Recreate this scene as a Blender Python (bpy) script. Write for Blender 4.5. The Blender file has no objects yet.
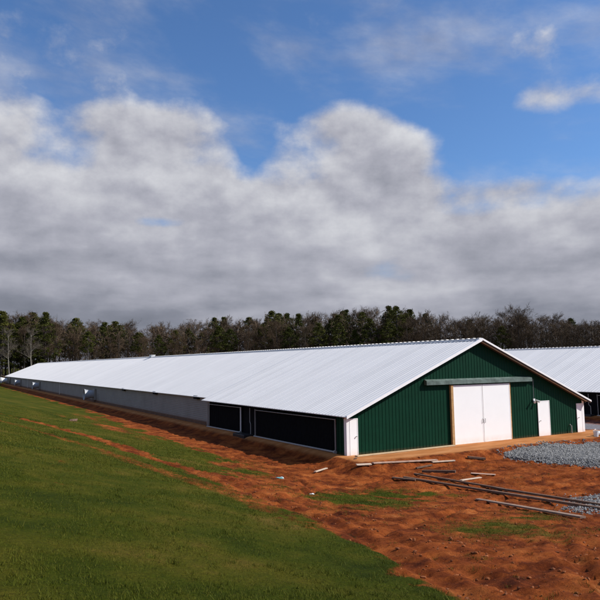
import bpy, math, random
import numpy as np
from mathutils import Vector, Matrix
random.seed(7)
rng = np.random.default_rng(11)
scene = bpy.context.scene
col = scene.collection
V3 = Vector

# ------------------------------------------------------------------ camera
CAM = dict(f=628.356, c=(-18.379, -27.047, 4.756), yaw=-.526, pit=.101, rol=-.014)
def cam_basis():
    y, p, r = CAM['yaw'], CAM['pit'], CAM['rol']
    F = V3((-math.sin(y)*math.cos(p), math.cos(y)*math.cos(p), math.sin(p)))
    R = V3((math.cos(y), math.sin(y), 0)); U = R.cross(F)
    return F, R*math.cos(r)+U*math.sin(r), U*math.cos(r)-R*math.sin(r)
F_, R_, U_ = cam_basis()
cd = bpy.data.cameras.new('camera'); cam = bpy.data.objects.new('camera', cd); col.objects.link(cam)
m = Matrix((R_, U_, -F_)).transposed().to_4x4(); m.translation = V3(CAM['c']); cam.matrix_world = m
cd.sensor_width = 36; cd.lens = CAM['f']/600*36; cd.clip_end = 8000; cd.clip_start = .1
scene.camera = cam

# ------------------------------------------------------------------ materials
def nt(mat):
    mat.use_nodes = True; return mat.node_tree.nodes, mat.node_tree.links
def mat_simple(name, color, rough=.7, metal=0, var=.15, scale=3.0, spec=.5, bump=0, bscale=40, dirt=None, coord='Object'):
    """principled with noise-varied base colour; dirt=(colour, z_top, amount): splashed soil near the ground"""
    mt = bpy.data.materials.new(name); n, l = nt(mt)
    b = n['Principled BSDF']; b.inputs['Roughness'].default_value = rough; b.inputs['Metallic'].default_value = metal
    b.inputs['Specular IOR Level'].default_value = spec
    tc = n.new('ShaderNodeTexCoord')
    ns = n.new('ShaderNodeTexNoise'); ns.inputs['Scale'].default_value = scale; ns.inputs['Detail'].default_value = 6; ns.inputs['Roughness'].default_value = .65
    l.new(tc.outputs[coord], ns.inputs['Vector'])
    rp = n.new('ShaderNodeValToRGB')
    c = np.array(color); rp.color_ramp.elements[0].position = .3; rp.color_ramp.elements[1].position = .7
    rp.color_ramp.elements[0].color = (*np.clip(c*(1-var), 0, 1), 1); rp.color_ramp.elements[1].color = (*np.clip(c*(1+var), 0, 1), 1)
    l.new(ns.outputs['Fac'], rp.inputs['Fac'])
    out = rp.outputs['Color']
    if dirt:
        dc, zt, am = dirt
        sx = n.new('ShaderNodeSeparateXYZ'); l.new(tc.outputs[coord], sx.inputs[0])
        mr = n.new('ShaderNodeMapRange'); mr.inputs['From Min'].default_value = zt; mr.inputs['From Max'].default_value = 0
        l.new(sx.outputs['Z'], mr.inputs['Value'])
        n2 = n.new('ShaderNodeTexNoise'); n2.inputs['Scale'].default_value = 4; n2.inputs['Detail'].default_value = 8
        l.new(tc.outputs[coord], n2.inputs['Vector'])
        mu = n.new('ShaderNodeMath'); mu.operation = 'MULTIPLY'; l.new(mr.outputs[0], mu.inputs[0]); l.new(n2.outputs['Fac'], mu.inputs[1])
        m2 = n.new('ShaderNodeMath'); m2.operation = 'MULTIPLY'; m2.use_clamp = True; l.new(mu.outputs[0], m2.inputs[0]); m2.inputs[1].default_value = am
        mx = n.new('ShaderNodeMix'); mx.data_type = 'RGBA'; l.new(m2.outputs[0], mx.inputs['Factor']); l.new(out, mx.inputs['A']); mx.inputs['B'].default_value = (*dc, 1)
        out = mx.outputs['Result']
    l.new(out, b.inputs['Base Color'])
    if bump:
        nb = n.new('ShaderNodeTexNoise'); nb.inputs['Scale'].default_value = bscale; nb.inputs['Detail'].default_value = 5
        l.new(tc.outputs[coord], nb.inputs['Vector'])
        bp = n.new('ShaderNodeBump'); bp.inputs['Strength'].default_value = bump; bp.inputs['Distance'].default_value = .02
        l.new(nb.outputs['Fac'], bp.inputs['Height']); l.new(bp.outputs[0], b.inputs['Normal'])
    return mt
CLAY = (.36, .12, .04)
M = {}
M['green'] = mat_simple('green_siding_paint', (.0012, .030, .0145), .55, 0, .14, 1.5, spec=.10, dirt=((.16, .08, .035), .20, .8))
M['white'] = mat_simple('white_trim_paint', (.86, .85, .83), .45, 0, .04, 2, dirt=(CLAY, .3, .6))
M['door'] = mat_simple('white_door_paint', (.90, .895, .865), .5, 0, .02, 1.2, dirt=((.70, .46, .30), .45, .7))
M['wood'] = mat_simple('raw_pine', (.42, .24, .09), .8, 0, .25, 6, bump=.3)
M['hood'] = mat_simple('weathered_green_hood', (.14, .19, .165), .4, .3, .45, 2.6)
M['curtain'] = mat_simple('grey_curtain_wall', (.27, .25, .225), .7, 0, .14, .6, dirt=((.20, .08, .035), .5, 1.6))
M['skirt'] = mat_simple('stained_skirt_board', (.13, .065, .035), .85, 0, .3, 2)
M['concrete'] = mat_simple('clay_stained_concrete', (.52, .38, .22), .85, 0, .18, 2.5, bump=.3)
M['black'] = mat_simple('dark_cooling_pad', (.006, .006, .007), .9, 0, .3, 5, spec=.1)
M['pvc'] = mat_simple('grey_white_pipe', (.33, .32, .30), .5, 0, .1, 3)
M['galv'] = mat_simple('galvanised_steel', (.55, .56, .57), .4, .8, .15, 4)
M['fibreglass'] = mat_simple('white_fibreglass', (.68, .69, .68), .35, 0, .08, 3)
M['darksteel'] = mat_simple('dark_steel', (.03, .03, .032), .5, .5, .3, 4)
M['soffit'] = mat_simple('dark_timber_soffit', (.05, .03, .022), .8, 0, .2, 3)  # dark brown timber for the rake and eave boards
M['oldwood'] = mat_simple('weathered_dark_timber', (.125, .066, .036), .8, 0, .45, 5, bump=.5, bscale=25)
M['palewood'] = mat_simple('pale_sawn_timber', (.55, .42, .30), .75, 0, .25, 5, bump=.3)
M['pinkboard'] = mat_simple('clay_smeared_board', (.42, .27, .19), .8, 0, .35, 4)
M['greyboard'] = mat_simple('grey_weathered_board', (.26, .165, .11), .8, 0, .4, 4)
M['rust'] = mat_simple('clay_coated_steel', (.17, .092, .052), .8, 0, .4, 5)
M['bark'] = mat_simple('brown_bark', (.055, .042, .032), .9, 0, .35, 3, bump=.5)
M['palebark'] = mat_simple('pale_bark', (.22, .195, .155), .85, 0, .25, 2)
M['teal'] = mat_simple('faded_teal_plastic', (.12, .33, .32), .5, 0, .2, 9)
M['plastic'] = mat_simple('white_plastic', (.78, .78, .75), .4, 0, .05, 9)

def mat_roof():
    mt = bpy.data.materials.new('ribbed_roof_metal'); n, l = nt(mt); b = n['Principled BSDF']
    b.inputs['Metallic'].default_value = .12; b.inputs['Roughness'].default_value = .5
    tc = n.new('ShaderNodeTexCoord'); sp = n.new('ShaderNodeSeparateXYZ'); l.new(tc.outputs['Object'], sp.inputs[0])
    dv = n.new('ShaderNodeMath'); dv.operation = 'DIVIDE'; l.new(sp.outputs['Y'], dv.inputs[0]); dv.inputs[1].default_value = .9144
    fl = n.new('ShaderNodeMath'); fl.operation = 'FLOOR'; l.new(dv.outputs[0], fl.inputs[0])
    wn = n.new('ShaderNodeTexWhiteNoise'); wn.noise_dimensions = '1D'; l.new(fl.outputs[0], wn.inputs['W'])
    ns = n.new('ShaderNodeTexNoise'); ns.inputs['Scale'].default_value = .35; ns.inputs['Detail'].default_value = 7; l.new(tc.outputs['Object'], ns.inputs['Vector'])
    mp = n.new('ShaderNodeMapping'); mp.inputs['Scale'].default_value = (.15, 6, .15); l.new(tc.outputs['Object'], mp.inputs[0])
    st = n.new('ShaderNodeTexNoise'); st.inputs['Scale'].default_value = 1; st.inputs['Detail'].default_value = 4; l.new(mp.outputs[0], st.inputs['Vector'])
    a = n.new('ShaderNodeMath'); a.operation = 'MULTIPLY_ADD'; l.new(wn.outputs['Value'], a.inputs[0]); a.inputs[1].default_value = .055; a.inputs[2].default_value = .735
    c = n.new('ShaderNodeMath'); c.operation = 'MULTIPLY_ADD'; l.new(ns.outputs['Fac'], c.inputs[0]); c.inputs[1].default_value = .08; l.new(a.outputs[0], c.inputs[2])
    d = n.new('ShaderNodeMath'); d.operation = 'MULTIPLY_ADD'; l.new(st.outputs['Fac'], d.inputs[0]); d.inputs[1].default_value = .11; l.new(c.outputs[0], d.inputs[2])
    e = n.new('ShaderNodeMath'); e.operation = 'ADD'; l.new(d.outputs[0], e.inputs[0]); e.inputs[1].default_value = -.06
    cb = n.new('ShaderNodeCombineColor'); 
    for i, k in enumerate((1.05, 1.0, .93)):
        mm = n.new('ShaderNodeMath'); mm.operation = 'MULTIPLY'; mm.use_clamp = True; l.new(e.outputs[0], mm.inputs[0]); mm.inputs[1].default_value = k; l.new(mm.outputs[0], cb.inputs[i])
    l.new(cb.outputs[0], b.inputs['Base Color'])
    r = n.new('ShaderNodeMapRange'); r.inputs['To Min'].default_value = .46; r.inputs['To Max'].default_value = .6; l.new(ns.outputs['Fac'], r.inputs['Value']); l.new(r.outputs[0], b.inputs['Roughness'])
    return mt
M['roof'] = mat_roof()

def mat_leaf(name, c0, c1, c2, trans=.15):
    mt = bpy.data.materials.new(name); n, l = nt(mt); b = n['Principled BSDF']
    b.inputs['Roughness'].default_value = .75; b.inputs['Specular IOR Level'].default_value = .15
    at = n.new('ShaderNodeAttribute'); at.attribute_name = 'rnd'
    oi = n.new('ShaderNodeObjectInfo')
    av = n.new('ShaderNodeMath'); av.operation = 'MULTIPLY_ADD'; l.new(oi.outputs['Random'], av.inputs[0]); av.inputs[1].default_value = .45
    h = n.new('ShaderNodeMath'); h.operation = 'MULTIPLY'; l.new(at.outputs['Fac'], h.inputs[0]); h.inputs[1].default_value = .55
    l.new(h.outputs[0], av.inputs[2])
    rp = n.new('ShaderNodeValToRGB'); e = rp.color_ramp.elements; e[0].color = (*c0, 1); e[1].color = (*c2, 1); k = e.new(.5); k.color = (*c1, 1)
    l.new(av.outputs[0], rp.inputs['Fac']); l.new(rp.outputs[0], b.inputs['Base Color'])
    return mt
M['needle'] = mat_leaf('pine_needles', (.020, .026, .003), (.044, .049, .005), (.088, .082, .012))
M['twig'] = mat_leaf('bare_twigs', (.048, .029, .017), (.090, .059, .034), (.140, .098, .060))
M['under'] = mat_leaf('brown_undergrowth', (.045, .030, .018), (.07, .045, .028), (.10, .07, .04))
M['grassblade'] = mat_leaf('grass_blades', (.034, .046, .002), (.074, .083, .004), (.20, .145, .024))
M['dry'] = mat_leaf('straw', (.30, .23, .11), (.38, .29, .15), (.45, .36, .2))

# ------------------------------------------------------------------ mesh helpers
class MB:
    def __init__(s): s.v = []; s.f = []
    def add(s, vs, fs):
        o = len(s.v); s.v += [tuple(v) for v in vs]; s.f += [tuple(i+o for i in f) for f in fs]; return s
    def box(s, x0, x1, y0, y1, z0, z1):
        vs = [(x0,y0,z0),(x1,y0,z0),(x1,y1,z0),(x0,y1,z0),(x0,y0,z1),(x1,y0,z1),(x1,y1,z1),(x0,y1,z1)]
        return s.add(vs, [(3,2,1,0),(4,5,6,7),(0,1,5,4),(1,2,6,5),(2,3,7,6),(3,0,4,7)])
    def prism(s, poly, y0, y1):
        """polygon in (x,z) pushed along y"""
        n = len(poly); vs = [(x, y0, z) for x, z in poly]+[(x, y1, z) for x, z in poly]
        return s.add(vs, [tuple(range(n)), tuple(range(2*n-1, n-1, -1))]+[(i, i+n, (i+1) % n+n, (i+1) % n) for i in range(n)])
    def tube(s, pts, rad, n=8, cap=True):
        pts = [V3(p) for p in pts]; rs = rad if isinstance(rad, (list, tuple)) else [rad]*len(pts)
        o = len(s.v); up = V3((0, 0, 1))
        for i, p in enumerate(pts):
            d = (pts[min(i+1, len(pts)-1)]-pts[max(i-1, 0)]).normalized()
            a = d.cross(up) if abs(d.z) < .95 else d.cross(V3((1, 0, 0))); a.normalize(); b = d.cross(a)
            for k in range(n):
                t = 2*math.pi*k/n; s.v.append(tuple(p+(a*math.cos(t)+b*math.sin(t))*rs[i]))
        for i in range(len(pts)-1):
            for k in range(n):
                s.f.append((o+i*n+k, o+i*n+(k+1) % n, o+(i+1)*n+(k+1) % n, o+(i+1)*n+k))
        if cap:
            s.f.append(tuple(o+k for k in range(n))[::-1]); s.f.append(tuple(o+(len(pts)-1)*n+k for k in range(n)))
        return s
    def build(s, name, mat, parent=None, bevel=0, smooth=False):
        me = bpy.data.meshes.new(name); me.from_pydata(s.v, [], s.f); me.update()
        if mat: me.materials.append(mat)
        o = bpy.data.objects.new(name, me); col.objects.link(o); o.parent = parent
        if smooth: me.shade_smooth()
        if bevel:
            b = o.modifiers.new('bevel', 'BEVEL'); b.width = bevel; b.segments = 2; b.limit_method = 'ANGLE'
        return o
def tag(o, label=None, cat=None, group=None, kind=None):
    if label: o['label'] = label
    if cat: o['category'] = cat
    if group: o['group'] = group
    if kind: o['kind'] = kind
    return o
def empty(name, loc=(0,0,0)):
    o = bpy.data.objects.new(name, None); col.objects.link(o); o.location = loc; o.empty_display_size = .3; return o
def copy_tree(o, parent=None):
    c = o.copy(); col.objects.link(c)
    if parent: c.parent = parent
    for ch in list(o.children): copy_tree(ch, c)
    return c

# ------------------------------------------------------------------ terrain
def sstep(t):
    t = np.clip(t, 0, 1); return t*t*(3-2*t)
def terrain(x, y):
    x = np.asarray(x, float); y = np.asarray(y, float)
    u = (-x-4.2)/14.5; v = (-(0.66*x+0.75*y)-8.5)/24; k = .08
    m = 0.5*(u+v+np.sqrt((u-v)**2+k*k)); m = 0.5*(m+np.sqrt(m*m+.004))
    cap = 1.06; m = cap-0.5*((cap-m)+np.sqrt((cap-m)**2+.01)); m = m+.02
    dx = np.maximum(-.2-.5*sstep((.6-y)/.8)-x, 0); dy = np.maximum(-2.3-y, 0)
    gap = sstep((x-20.2)/1.2)*sstep((28.9-x)/1.2)*sstep((y+1.0)/1.5)
    d = np.hypot(dx, dy)
    yard = -.34*np.maximum(sstep(d/1.3), gap)
    return yard+3.25*np.maximum(m, 0)*(1-.45*sstep((y-60)/140))
def hash2(i, j, s):
    h = (i.astype(np.int64)*374761393+j.astype(np.int64)*668265263+s*1442695041) & 0xffffffff
    h = ((h ^ (h >> 13))*1274126177) & 0xffffffff
    return ((h ^ (h >> 16)) & 0xffff)/65535.
def vnoise(x, y, s=0):
    i = np.floor(x); j = np.floor(y); fx = x-i; fy = y-j; fx = fx*fx*(3-2*fx); fy = fy*fy*(3-2*fy)
    a = hash2(i, j, s); b = hash2(i+1, j, s); c = hash2(i, j+1, s); d = hash2(i+1, j+1, s)
    return (a*(1-fx)+b*fx)*(1-fy)+(c*(1-fx)+d*fx)*fy
def fbm(x, y, sc, oc=4, s=0):
    r = 0; a = .5; t = 0
    for o in range(oc):
        r = r+a*vnoise(x/sc+o*17.3, y/sc-o*9.1, s+o); t += a; a *= .5; sc *= .5
    return r/t
def dpoly(x, y, pts):
    """distance to a polyline and the interpolated width there"""
    best = np.full(x.shape, 1e9); w = np.zeros(x.shape)
    for (ax, ay, aw), (bx, by, bw) in zip(pts[:-1], pts[1:]):
        vx, vy = bx-ax, by-ay; t = np.clip(((x-ax)*vx+(y-ay)*vy)/(vx*vx+vy*vy), 0, 1)
        d = np.hypot(x-ax-t*vx, y-ay-t*vy); k = d < best; best = np.where(k, d, best); w = np.where(k, aw+t*(bw-aw), w)
    return best, w
TRACK = [(-17.5, 22, .3), (-15.92, 15.46, .3), (-14.93, 14.26, .32), (-13.63, 11.45, .36), (-12.6, 7.95, .42), (-11.5, 3.74, .5), (-10.93, -2.32, .62), (-10.24, -5.94, .75),
         (-9.86, -9.15, .95), (-9.75, -12.02, 1.0), (-10.07, -14.85, .9), (-11.22, -18.6, .8), (-12.16, -21.51, .8), (-13, -26, .8)]
TRACK2 = [(-16.5, 9, .1), (-14.9, 4.53, .18), (-13.83, .45, .25), (-12.86, -2.37, .28), (-12.3, -6.91, .32), (-11.71, -9.75, .3), (-11.39, -11.25, .3), (-11.6, -14, .2)]
# edge of the dirt along the barn: x of the boundary as a function of y
RUTS = [[(-9.2, -10.5, .2), (-5.5, -6.3, .2), (-1.5, -4.6, .2), (4, -4.3, .2), (8, -5.4, .2)], [(-9.5, -13, .2), (-5, -7.6, .22), (0, -7.6, .2), (5, -8.6, .2), (9.5, -11.5, .2)], [(-10, -16, .2), (-5, -12.8, .25), (1, -9.8, .22), (6, -9.9, .2), (10, -13, .2)], [(-7.6, -9, .2), (-6.4, -2, .2), (-5.6, 6, .2), (-5.2, 16, .2)], [(-6.2, -6.5, .2), (-4.6, -1.5, .2), (-4.2, 5, .2)], [(-11, -22, .2), (-5, -16, .3), (3, -15.5, .3), (12, -16, .3)]]
EY = np.array([-60, -22, -14, -12, -9, -6, -2.5, 0, 2, 7, 16, 34, 52, 70, 98, 122, 200])
EX = np.array([-12., -12.2, -10.2, -9.9, -9.6, -9.6, -8.8, -6.8, -6.2, -5.7, -5.3, -3.7, -2.9, -2.9, -2.9, -2.6, -1.2])
GREENS = [(-5.6, -9.3, 3.4, 1.5, .6, 1.7), (-7.2, -3.6, 2.2, 1.0, .9, .75), (-7.3, 2.2, 3.2, 1.1, 1.25, .8), (-4.0, -14.2, 2.4, 1.3, .5, .7), (-6.5, -16.5, 2.2, 1.6, .4, .75), (-2.6, -8.2, 1.3, .6, .3, .5), (-4.9, 1.0, 2.4, 1.2, 1.0, .42), (-5.2, 8.5, 4.5, .9, 1.45, .40), (-9.2, -1.5, 3.2, .5, 1.2, .45), (-1.2, -9.0, 2.2, .8, -.3, .40), (-7.6, -7.0, 2.0, .7, .9, .40)]
BARES = [(-7.3, 19, 5.5, 1.5, 1.45, .9), (-6.0, 33, 6, 1.3, 1.5, .8), (-9.5, 27, 4, .6, 1.5, .55), (-7.6, 10.5, 3.5, .9, 1.3, .55), (-15.2, -8.5, 2.2, .35, 1.2, .3), (-16.1, -12.8, .5, .10, -1.0, .5)]
def blob(x, y, b):
    cx, cy, a, c, th, amp = b; dx = x-cx; dy = y-cy
    p = dx*math.cos(th)+dy*math.sin(th); q = -dx*math.sin(th)+dy*math.cos(th)
    return amp*np.exp(-((p/a)**2+(q/c)**2))
def masks(x, y):
    """grass 0..1, pad 0..1, gravel 0..1"""
    ex = np.interp(y, EY, EX); n = fbm(x, y, 2.6, 4, 3)-.5; n2 = fbm(x, y, .7, 3, 9)-.5
    n3 = fbm(x, y, .28, 2, 19)-.5; g = sstep((ex-x+3.0*n+2.0*n2+1.4*n3)/(1.0+1.0*sstep((10-y)/8))+.5)
    d, w = dpoly(x, y, TRACK); g = g*(1-(1-sstep((d-w*(.72+1.5*n2)+.6*n)/.4))*.97)
    d, w = dpoly(x, y, TRACK2); g = g*(1-.52*(1-sstep((d-w*(.8+1.8*n2)+.6*n)/.5)))
    for b in BARES: g = g-blob(x, y, b)*(.7+1.6*n2+.8*n)
    for b in GREENS: g = g+blob(x, y, b)*(.75+1.8*n2+.9*n)
    g = np.where(x > 21, np.maximum(g, sstep((x-56)/4)), g)
    g = np.maximum(g, sstep((y-180)/5+n)*1.3)
    g = np.clip(g, 0, 1.3)
    pad = sstep((y+2.45+.5*n)/.4)*sstep((x+.9)/.4)*(1-sstep((y-184)/2))*(1-sstep((x-62)/4))*(1-sstep((y-.2)/.3)*sstep((x-19.3)/.6)*sstep((29.8-x)/.5))
    g = g*(1-pad)
    gv = sstep(.5+(1.0-((x-24.8)/2.3)**2-0*y)/.5)*sstep((y-.5)/2.5)
    return g, pad, gv*.9
def micro(x, y):
    g, pad, gv = masks(x, y)
    rough = (1-g)*(1-pad)*(1-.7*gv)
    near = 1-sstep((np.hypot(x+18, y+27)-45)/60)
    a = fbm(x, y, 1.5, 3, 21)-.5; b = fbm(x, y, .55, 3, 31); c = np.abs(fbm(x+.3*a, y, .32, 3, 41)-.5)*2
    ruts = 0
    d, w = dpoly(x, y, TRACK); ruts = -.10*np.exp(-((d-w*.45)/.2)**2)*(.4+b)
    for rt in RUTS:
        d, w = dpoly(x+.5*a, y+.5*(b-.5), rt); ruts = ruts+rough*(-.10*np.exp(-(d/.16)**2)+.05*np.exp(-((d-.3)/.13)**2))*(.3+b)
    h = rough*(.10*a+.08*(b-.5)-.11*c+.08*(fbm(x, y, .22, 2, 51)-.5))+ruts
    h = h+pad*.012*(b-.5)+g*(.10*(fbm(x, y, 3.5, 3, 61)-.5)+.03*(b-.5))
    inside = ((x > -.05) & (x < 18.9) & (y > .0) & (y < 183))
    return np.where(inside, -.05, h*near), g, pad, gv
def ground_z(x, y):
    x = np.atleast_1d(np.asarray(x, float)); y = np.atleast_1d(np.asarray(y, float))
    return terrain(x, y)+micro(x, y)[0]
def gz(x, y): return float(ground_z(x, y)[0])

def axis(a, b, st, lo, hi, g):
    c = list(np.arange(a, b, st)); s = st; x = a
    L = []
    while x > lo: s *= g; x -= s; L.append(x)
    s = st; x = c[-1]; H = []
    while x < hi: s *= g; x += s; H.append(x)
    return np.array(L[::-1]+c+H)
xs = axis(-22, 15, .10, -3500, 3500, 1.09)
ya = np.arange(-25, 5, .10); yb = [ya[-1]]; s = .1
while yb[-1] < 190: s = min(s*1.03, 1.1); yb.append(yb[-1]+s)
while yb[-1] < 4000: s *= 1.12; yb.append(yb[-1]+s)
yl = []; s = .1; y_ = -25
while y_ > -800: s *= 1.15; y_ -= s; yl.append(y_)
ys = np.array(yl[::-1]+list(ya)+yb[1:])
X, Y = np.meshgrid(xs, ys); h, g_, p_, v_ = micro(X, Y); Z = terrain(X, Y)+h
def grid_mesh(name, X, Y, Z):
    ny, nx = X.shape; me = bpy.data.meshes.new(name); me.vertices.add(nx*ny)
    me.vertices.foreach_set('co', np.stack([X, Y, Z], -1).astype(np.float32).ravel())
    i = np.arange(nx*ny).reshape(ny, nx); q = np.stack([i[:-1, :-1], i[:-1, 1:], i[1:, 1:], i[1:, :-1]], -1).reshape(-1, 4)
    me.loops.add(q.size); me.loops.foreach_set('vertex_index', q.ravel().astype(np.int32))
    me.polygons.add(len(q)); me.polygons.foreach_set('loop_start', np.arange(0, q.size, 4, dtype=np.int32)); me.polygons.foreach_set('loop_total', np.full(len(q), 4, dtype=np.int32))
    me.update(calc_edges=True); me.validate(); return me
gme = grid_mesh('ground', X, Y, Z)
for nm, a in (('grass', g_), ('pad', p_), ('gravel', v_)):
    at = gme.attributes.new(nm, 'FLOAT', 'POINT'); at.data.foreach_set('value', a.ravel().astype(np.float32))
gme.shade_smooth()

def mat_ground():
    mt = bpy.data.materials.new('grass_and_red_clay'); n, l = nt(mt); b = n['Principled BSDF']
    b.inputs['Roughness'].default_value = .95; b.inputs['Specular IOR Level'].default_value = .05
    tc = n.new('ShaderNodeTexCoord')
    def attr(a):
        k = n.new('ShaderNodeAttribute'); k.attribute_name = a; return k.outputs['Fac']
    def noise(s, d=6, r=.6, sc=None):
        k = n.new('ShaderNodeTexNoise'); k.inputs['Scale'].default_value = s; k.inputs['Detail'].default_value = d; k.inputs['Roughness'].default_value = r
        if sc:
            mp = n.new('ShaderNodeMapping'); mp.inputs['Scale'].default_value = sc; l.new(tc.outputs['Object'], mp.inputs[0]); l.new(mp.outputs[0], k.inputs['Vector'])
        else: l.new(tc.outputs['Object'], k.inputs['Vector'])
        return k.outputs['Fac']
    def ramp(f, *st):
        k = n.new('ShaderNodeValToRGB'); e = k.color_ramp.elements
        while len(e) < len(st): e.new(.5)
        for q, (p, c) in zip(e, st): q.position = p; q.color = (*c, 1)
        l.new(f, k.inputs['Fac']); return k.outputs['Color']
    def mix(f, a, bb):
        k = n.new('ShaderNodeMix'); k.data_type = 'RGBA'; l.new(f, k.inputs['Factor']); l.new(a, k.inputs['A']); l.new(bb, k.inputs['B']); return k.outputs['Result']
    def ma(op, a, bb, c=None, cl=False):
        k = n.new('ShaderNodeMath'); k.operation = op; k.use_clamp = cl
        for i, q in enumerate((a, bb, c)):
            if q is None: continue
            if isinstance(q, (int, float)): k.inputs[i].default_value = q
            else: l.new(q, k.inputs[i])
        return k.outputs[0]
    clay = ramp(noise(1.1, 9, .7), (.33, (.075, .019, .008)), (.42, (.17, .039, .011)), (.53, (.31, .078, .018)), (.64, (.40, .120, .030)), (.77, (.52, .24, .09)))
    fine = ramp(noise(14, 5, .7), (.3, (.55, .5, .45)), (.7, (1.15, 1.15, 1.1)))
    mm = n.new('ShaderNodeMix'); mm.data_type = 'RGBA'; mm.blend_type = 'MULTIPLY'; mm.inputs['Factor'].default_value = .7; l.new(clay, mm.inputs['A']); l.new(fine, mm.inputs['B'])
    clay = mm.outputs['Result']
    damp = ramp(noise(.55, 7, .7, (.7, 1.5, 1)), (.36, (.42, .36, .36)), (.50, (.9, .88, .86)), (.66, (1.12, 1.1, 1.08)))
    md = n.new('ShaderNodeMix'); md.data_type = 'RGBA'; md.blend_type = 'MULTIPLY'; md.inputs['Factor'].default_value = .85; l.new(clay, md.inputs['A']); l.new(damp, md.inputs['B']); clay = md.outputs['Result']
    padc = ramp(noise(.9, 7, .6, (.5, 1.6, 1)), (.3, (.31, .115, .032)), (.55, (.44, .18, .062)), (.75, (.55, .28, .125)))
    grass = ramp(noise(.45, 8, .65), (.3, (.019, .031, .002)), (.45, (.046, .057, .003)), (.58, (.084, .076, .007)), (.72, (.16, .10, .022)))
    gfine = ramp(noise(22, 4, .7), (.3, (.5, .5, .5)), (.7, (1.35, 1.35, 1.2)))
    m3 = n.new('ShaderNodeMix'); m3.data_type = 'RGBA'; m3.blend_type = 'MULTIPLY'; m3.inputs['Factor'].default_value = .8; l.new(grass, m3.inputs['A']); l.new(gfine, m3.inputs['B'])
    grass = m3.outputs['Result']
    grav = ramp(noise(30, 3, .8), (.35, (.10, .10, .105)), (.65, (.34, .34, .35)))
    f = ma('ADD', attr('grass'), ma('MULTIPLY', ma('SUBTRACT', noise(4.5, 8, .8), .5), 2.0))
    f = ma('MULTIPLY', ma('SUBTRACT', f, .30), 2.3, cl=True)
    c = mix(f, clay, grass); c = mix(attr('pad'), c, padc); c = mix(attr('gravel'), c, grav)
    l.new(c, b.inputs['Base Color'])
    bp = n.new('ShaderNodeBump'); bp.inputs['Strength'].default_value = .8; bp.inputs['Distance'].default_value = .08
    l.new(ma('MULTIPLY', noise(9, 8, .75), ma('SUBTRACT', 1.15, attr('pad'))), bp.inputs['Height']); l.new(bp.outputs[0], b.inputs['Normal'])
    return mt
gme.materials.append(mat_ground())
go = bpy.data.objects.new('ground', gme); col.objects.link(go)
tag(go, 'grassy bank and rutted red clay yard around the barns', 'ground', kind='structure')

# ------------------------------------------------------------------ random-triangle meshes
def tri_mesh(name, P, mat, rnd=None, parent=None, n=3):
    """P: (k,n,3) array of polygons"""
    k = len(P); me = bpy.data.meshes.new(name); me.vertices.add(k*n)
    me.vertices.foreach_set('co', P.astype(np.float32).ravel())
    me.loops.add(k*n); me.loops.foreach_set('vertex_index', np.arange(k*n, dtype=np.int32))
    me.polygons.add(k); me.polygons.foreach_set('loop_start', np.arange(0, k*n, n, dtype=np.int32)); me.polygons.foreach_set('loop_total', np.full(k, n, dtype=np.int32))
    me.update(calc_edges=True)
    if rnd is not None:
        a = me.attributes.new('rnd', 'FLOAT', 'POINT'); a.data.foreach_set('value', np.repeat(rnd, n).astype(np.float32))
    me.materials.append(mat); o = bpy.data.objects.new(name, me); col.objects.link(o); o.parent = parent; return o
def blades(name, px, py, hgt, wid, mat, rndlo=0):
    k = len(px); z = ground_z(px, py)-.01; a = rng.uniform(0, 2*np.pi, k); ln = rng.normal(0, .45, (k, 2))*hgt[:, None]
    base = np.stack([px, py, z], -1); dx = np.stack([np.cos(a), np.sin(a), np.zeros(k)], -1)*wid[:, None]/2
    tip = base+np.stack([ln[:, 0], ln[:, 1], hgt], -1)
    return tri_mesh(name, np.stack([base-dx, base+dx, tip], 1), mat, np.clip(rndlo+rng.beta(2, 3, k), 0, 1))
# grass: sampled around the camera's view, thinning with distance
def sample(nn, r0, r1, pw):
    r = r0+(r1-r0)*rng.random(nn)**pw; a = CAM['yaw']*-1+rng.uniform(-.62, .62, nn)
    return CAM['c'][0]+np.sin(a)*r, CAM['c'][1]+np.cos(a)*r, r
px, py, r = sample(720000, 3.2, 60, 1.7); g, pd, gv = masks(px, py)
keep = (rng.random(len(px)) < np.clip((g-.22)*1.5, 0, 1)*(.35+1.1*fbm(px, py, .5, 3, 77))); keep &= ~((px > -1) & (py > -2))
px, py, r = px[keep], py[keep], r[keep]
lush = .35+.7*fbm(px, py, 1.6, 3, 5)+.9*(fbm(px, py, .35, 2, 55)-.3)
hg = rng.uniform(.018, .055, len(px))*lush*np.clip(r/16, .8, 1.2); wd = np.clip(.0045*r/6, .005, .022)
tag(blades('grass', px, py, hg, wd, M['grassblade']), 'short green grass covering the bank beside the barn', 'grass', kind='stuff')
# taller weedy tufts standing out of the turf and on the clay
nx_, ny_, nr_ = sample(9000, 5, 34, .9); g, pd, gv = masks(nx_, ny_)
keep = (pd < .1) & (rng.random(len(nx_)) < np.where(g > .5, .12+.8*(fbm(nx_, ny_, 1.3, 3, 91) > .56), .05+.5*(g > .12))) & ~((nx_ > -1) & (ny_ > -2))
nx_, ny_ = nx_[keep], ny_[keep]; q_ = 22; sc_ = rng.uniform(.5, 1.25, len(nx_))
tx = np.repeat(nx_, q_)+rng.normal(0, .045, len(nx_)*q_)*np.repeat(sc_, q_); ty = np.repeat(ny_, q_)+rng.normal(0, .045, len(nx_)*q_)*np.repeat(sc_, q_)
tag(blades('weeds', tx, ty, rng.uniform(.03, .085, len(tx))*np.repeat(sc_, q_), rng.uniform(.004, .010, len(tx)), M['grassblade'], .0), 'taller weed tufts in the turf and along the clay edge', 'weeds', kind='stuff')

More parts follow.
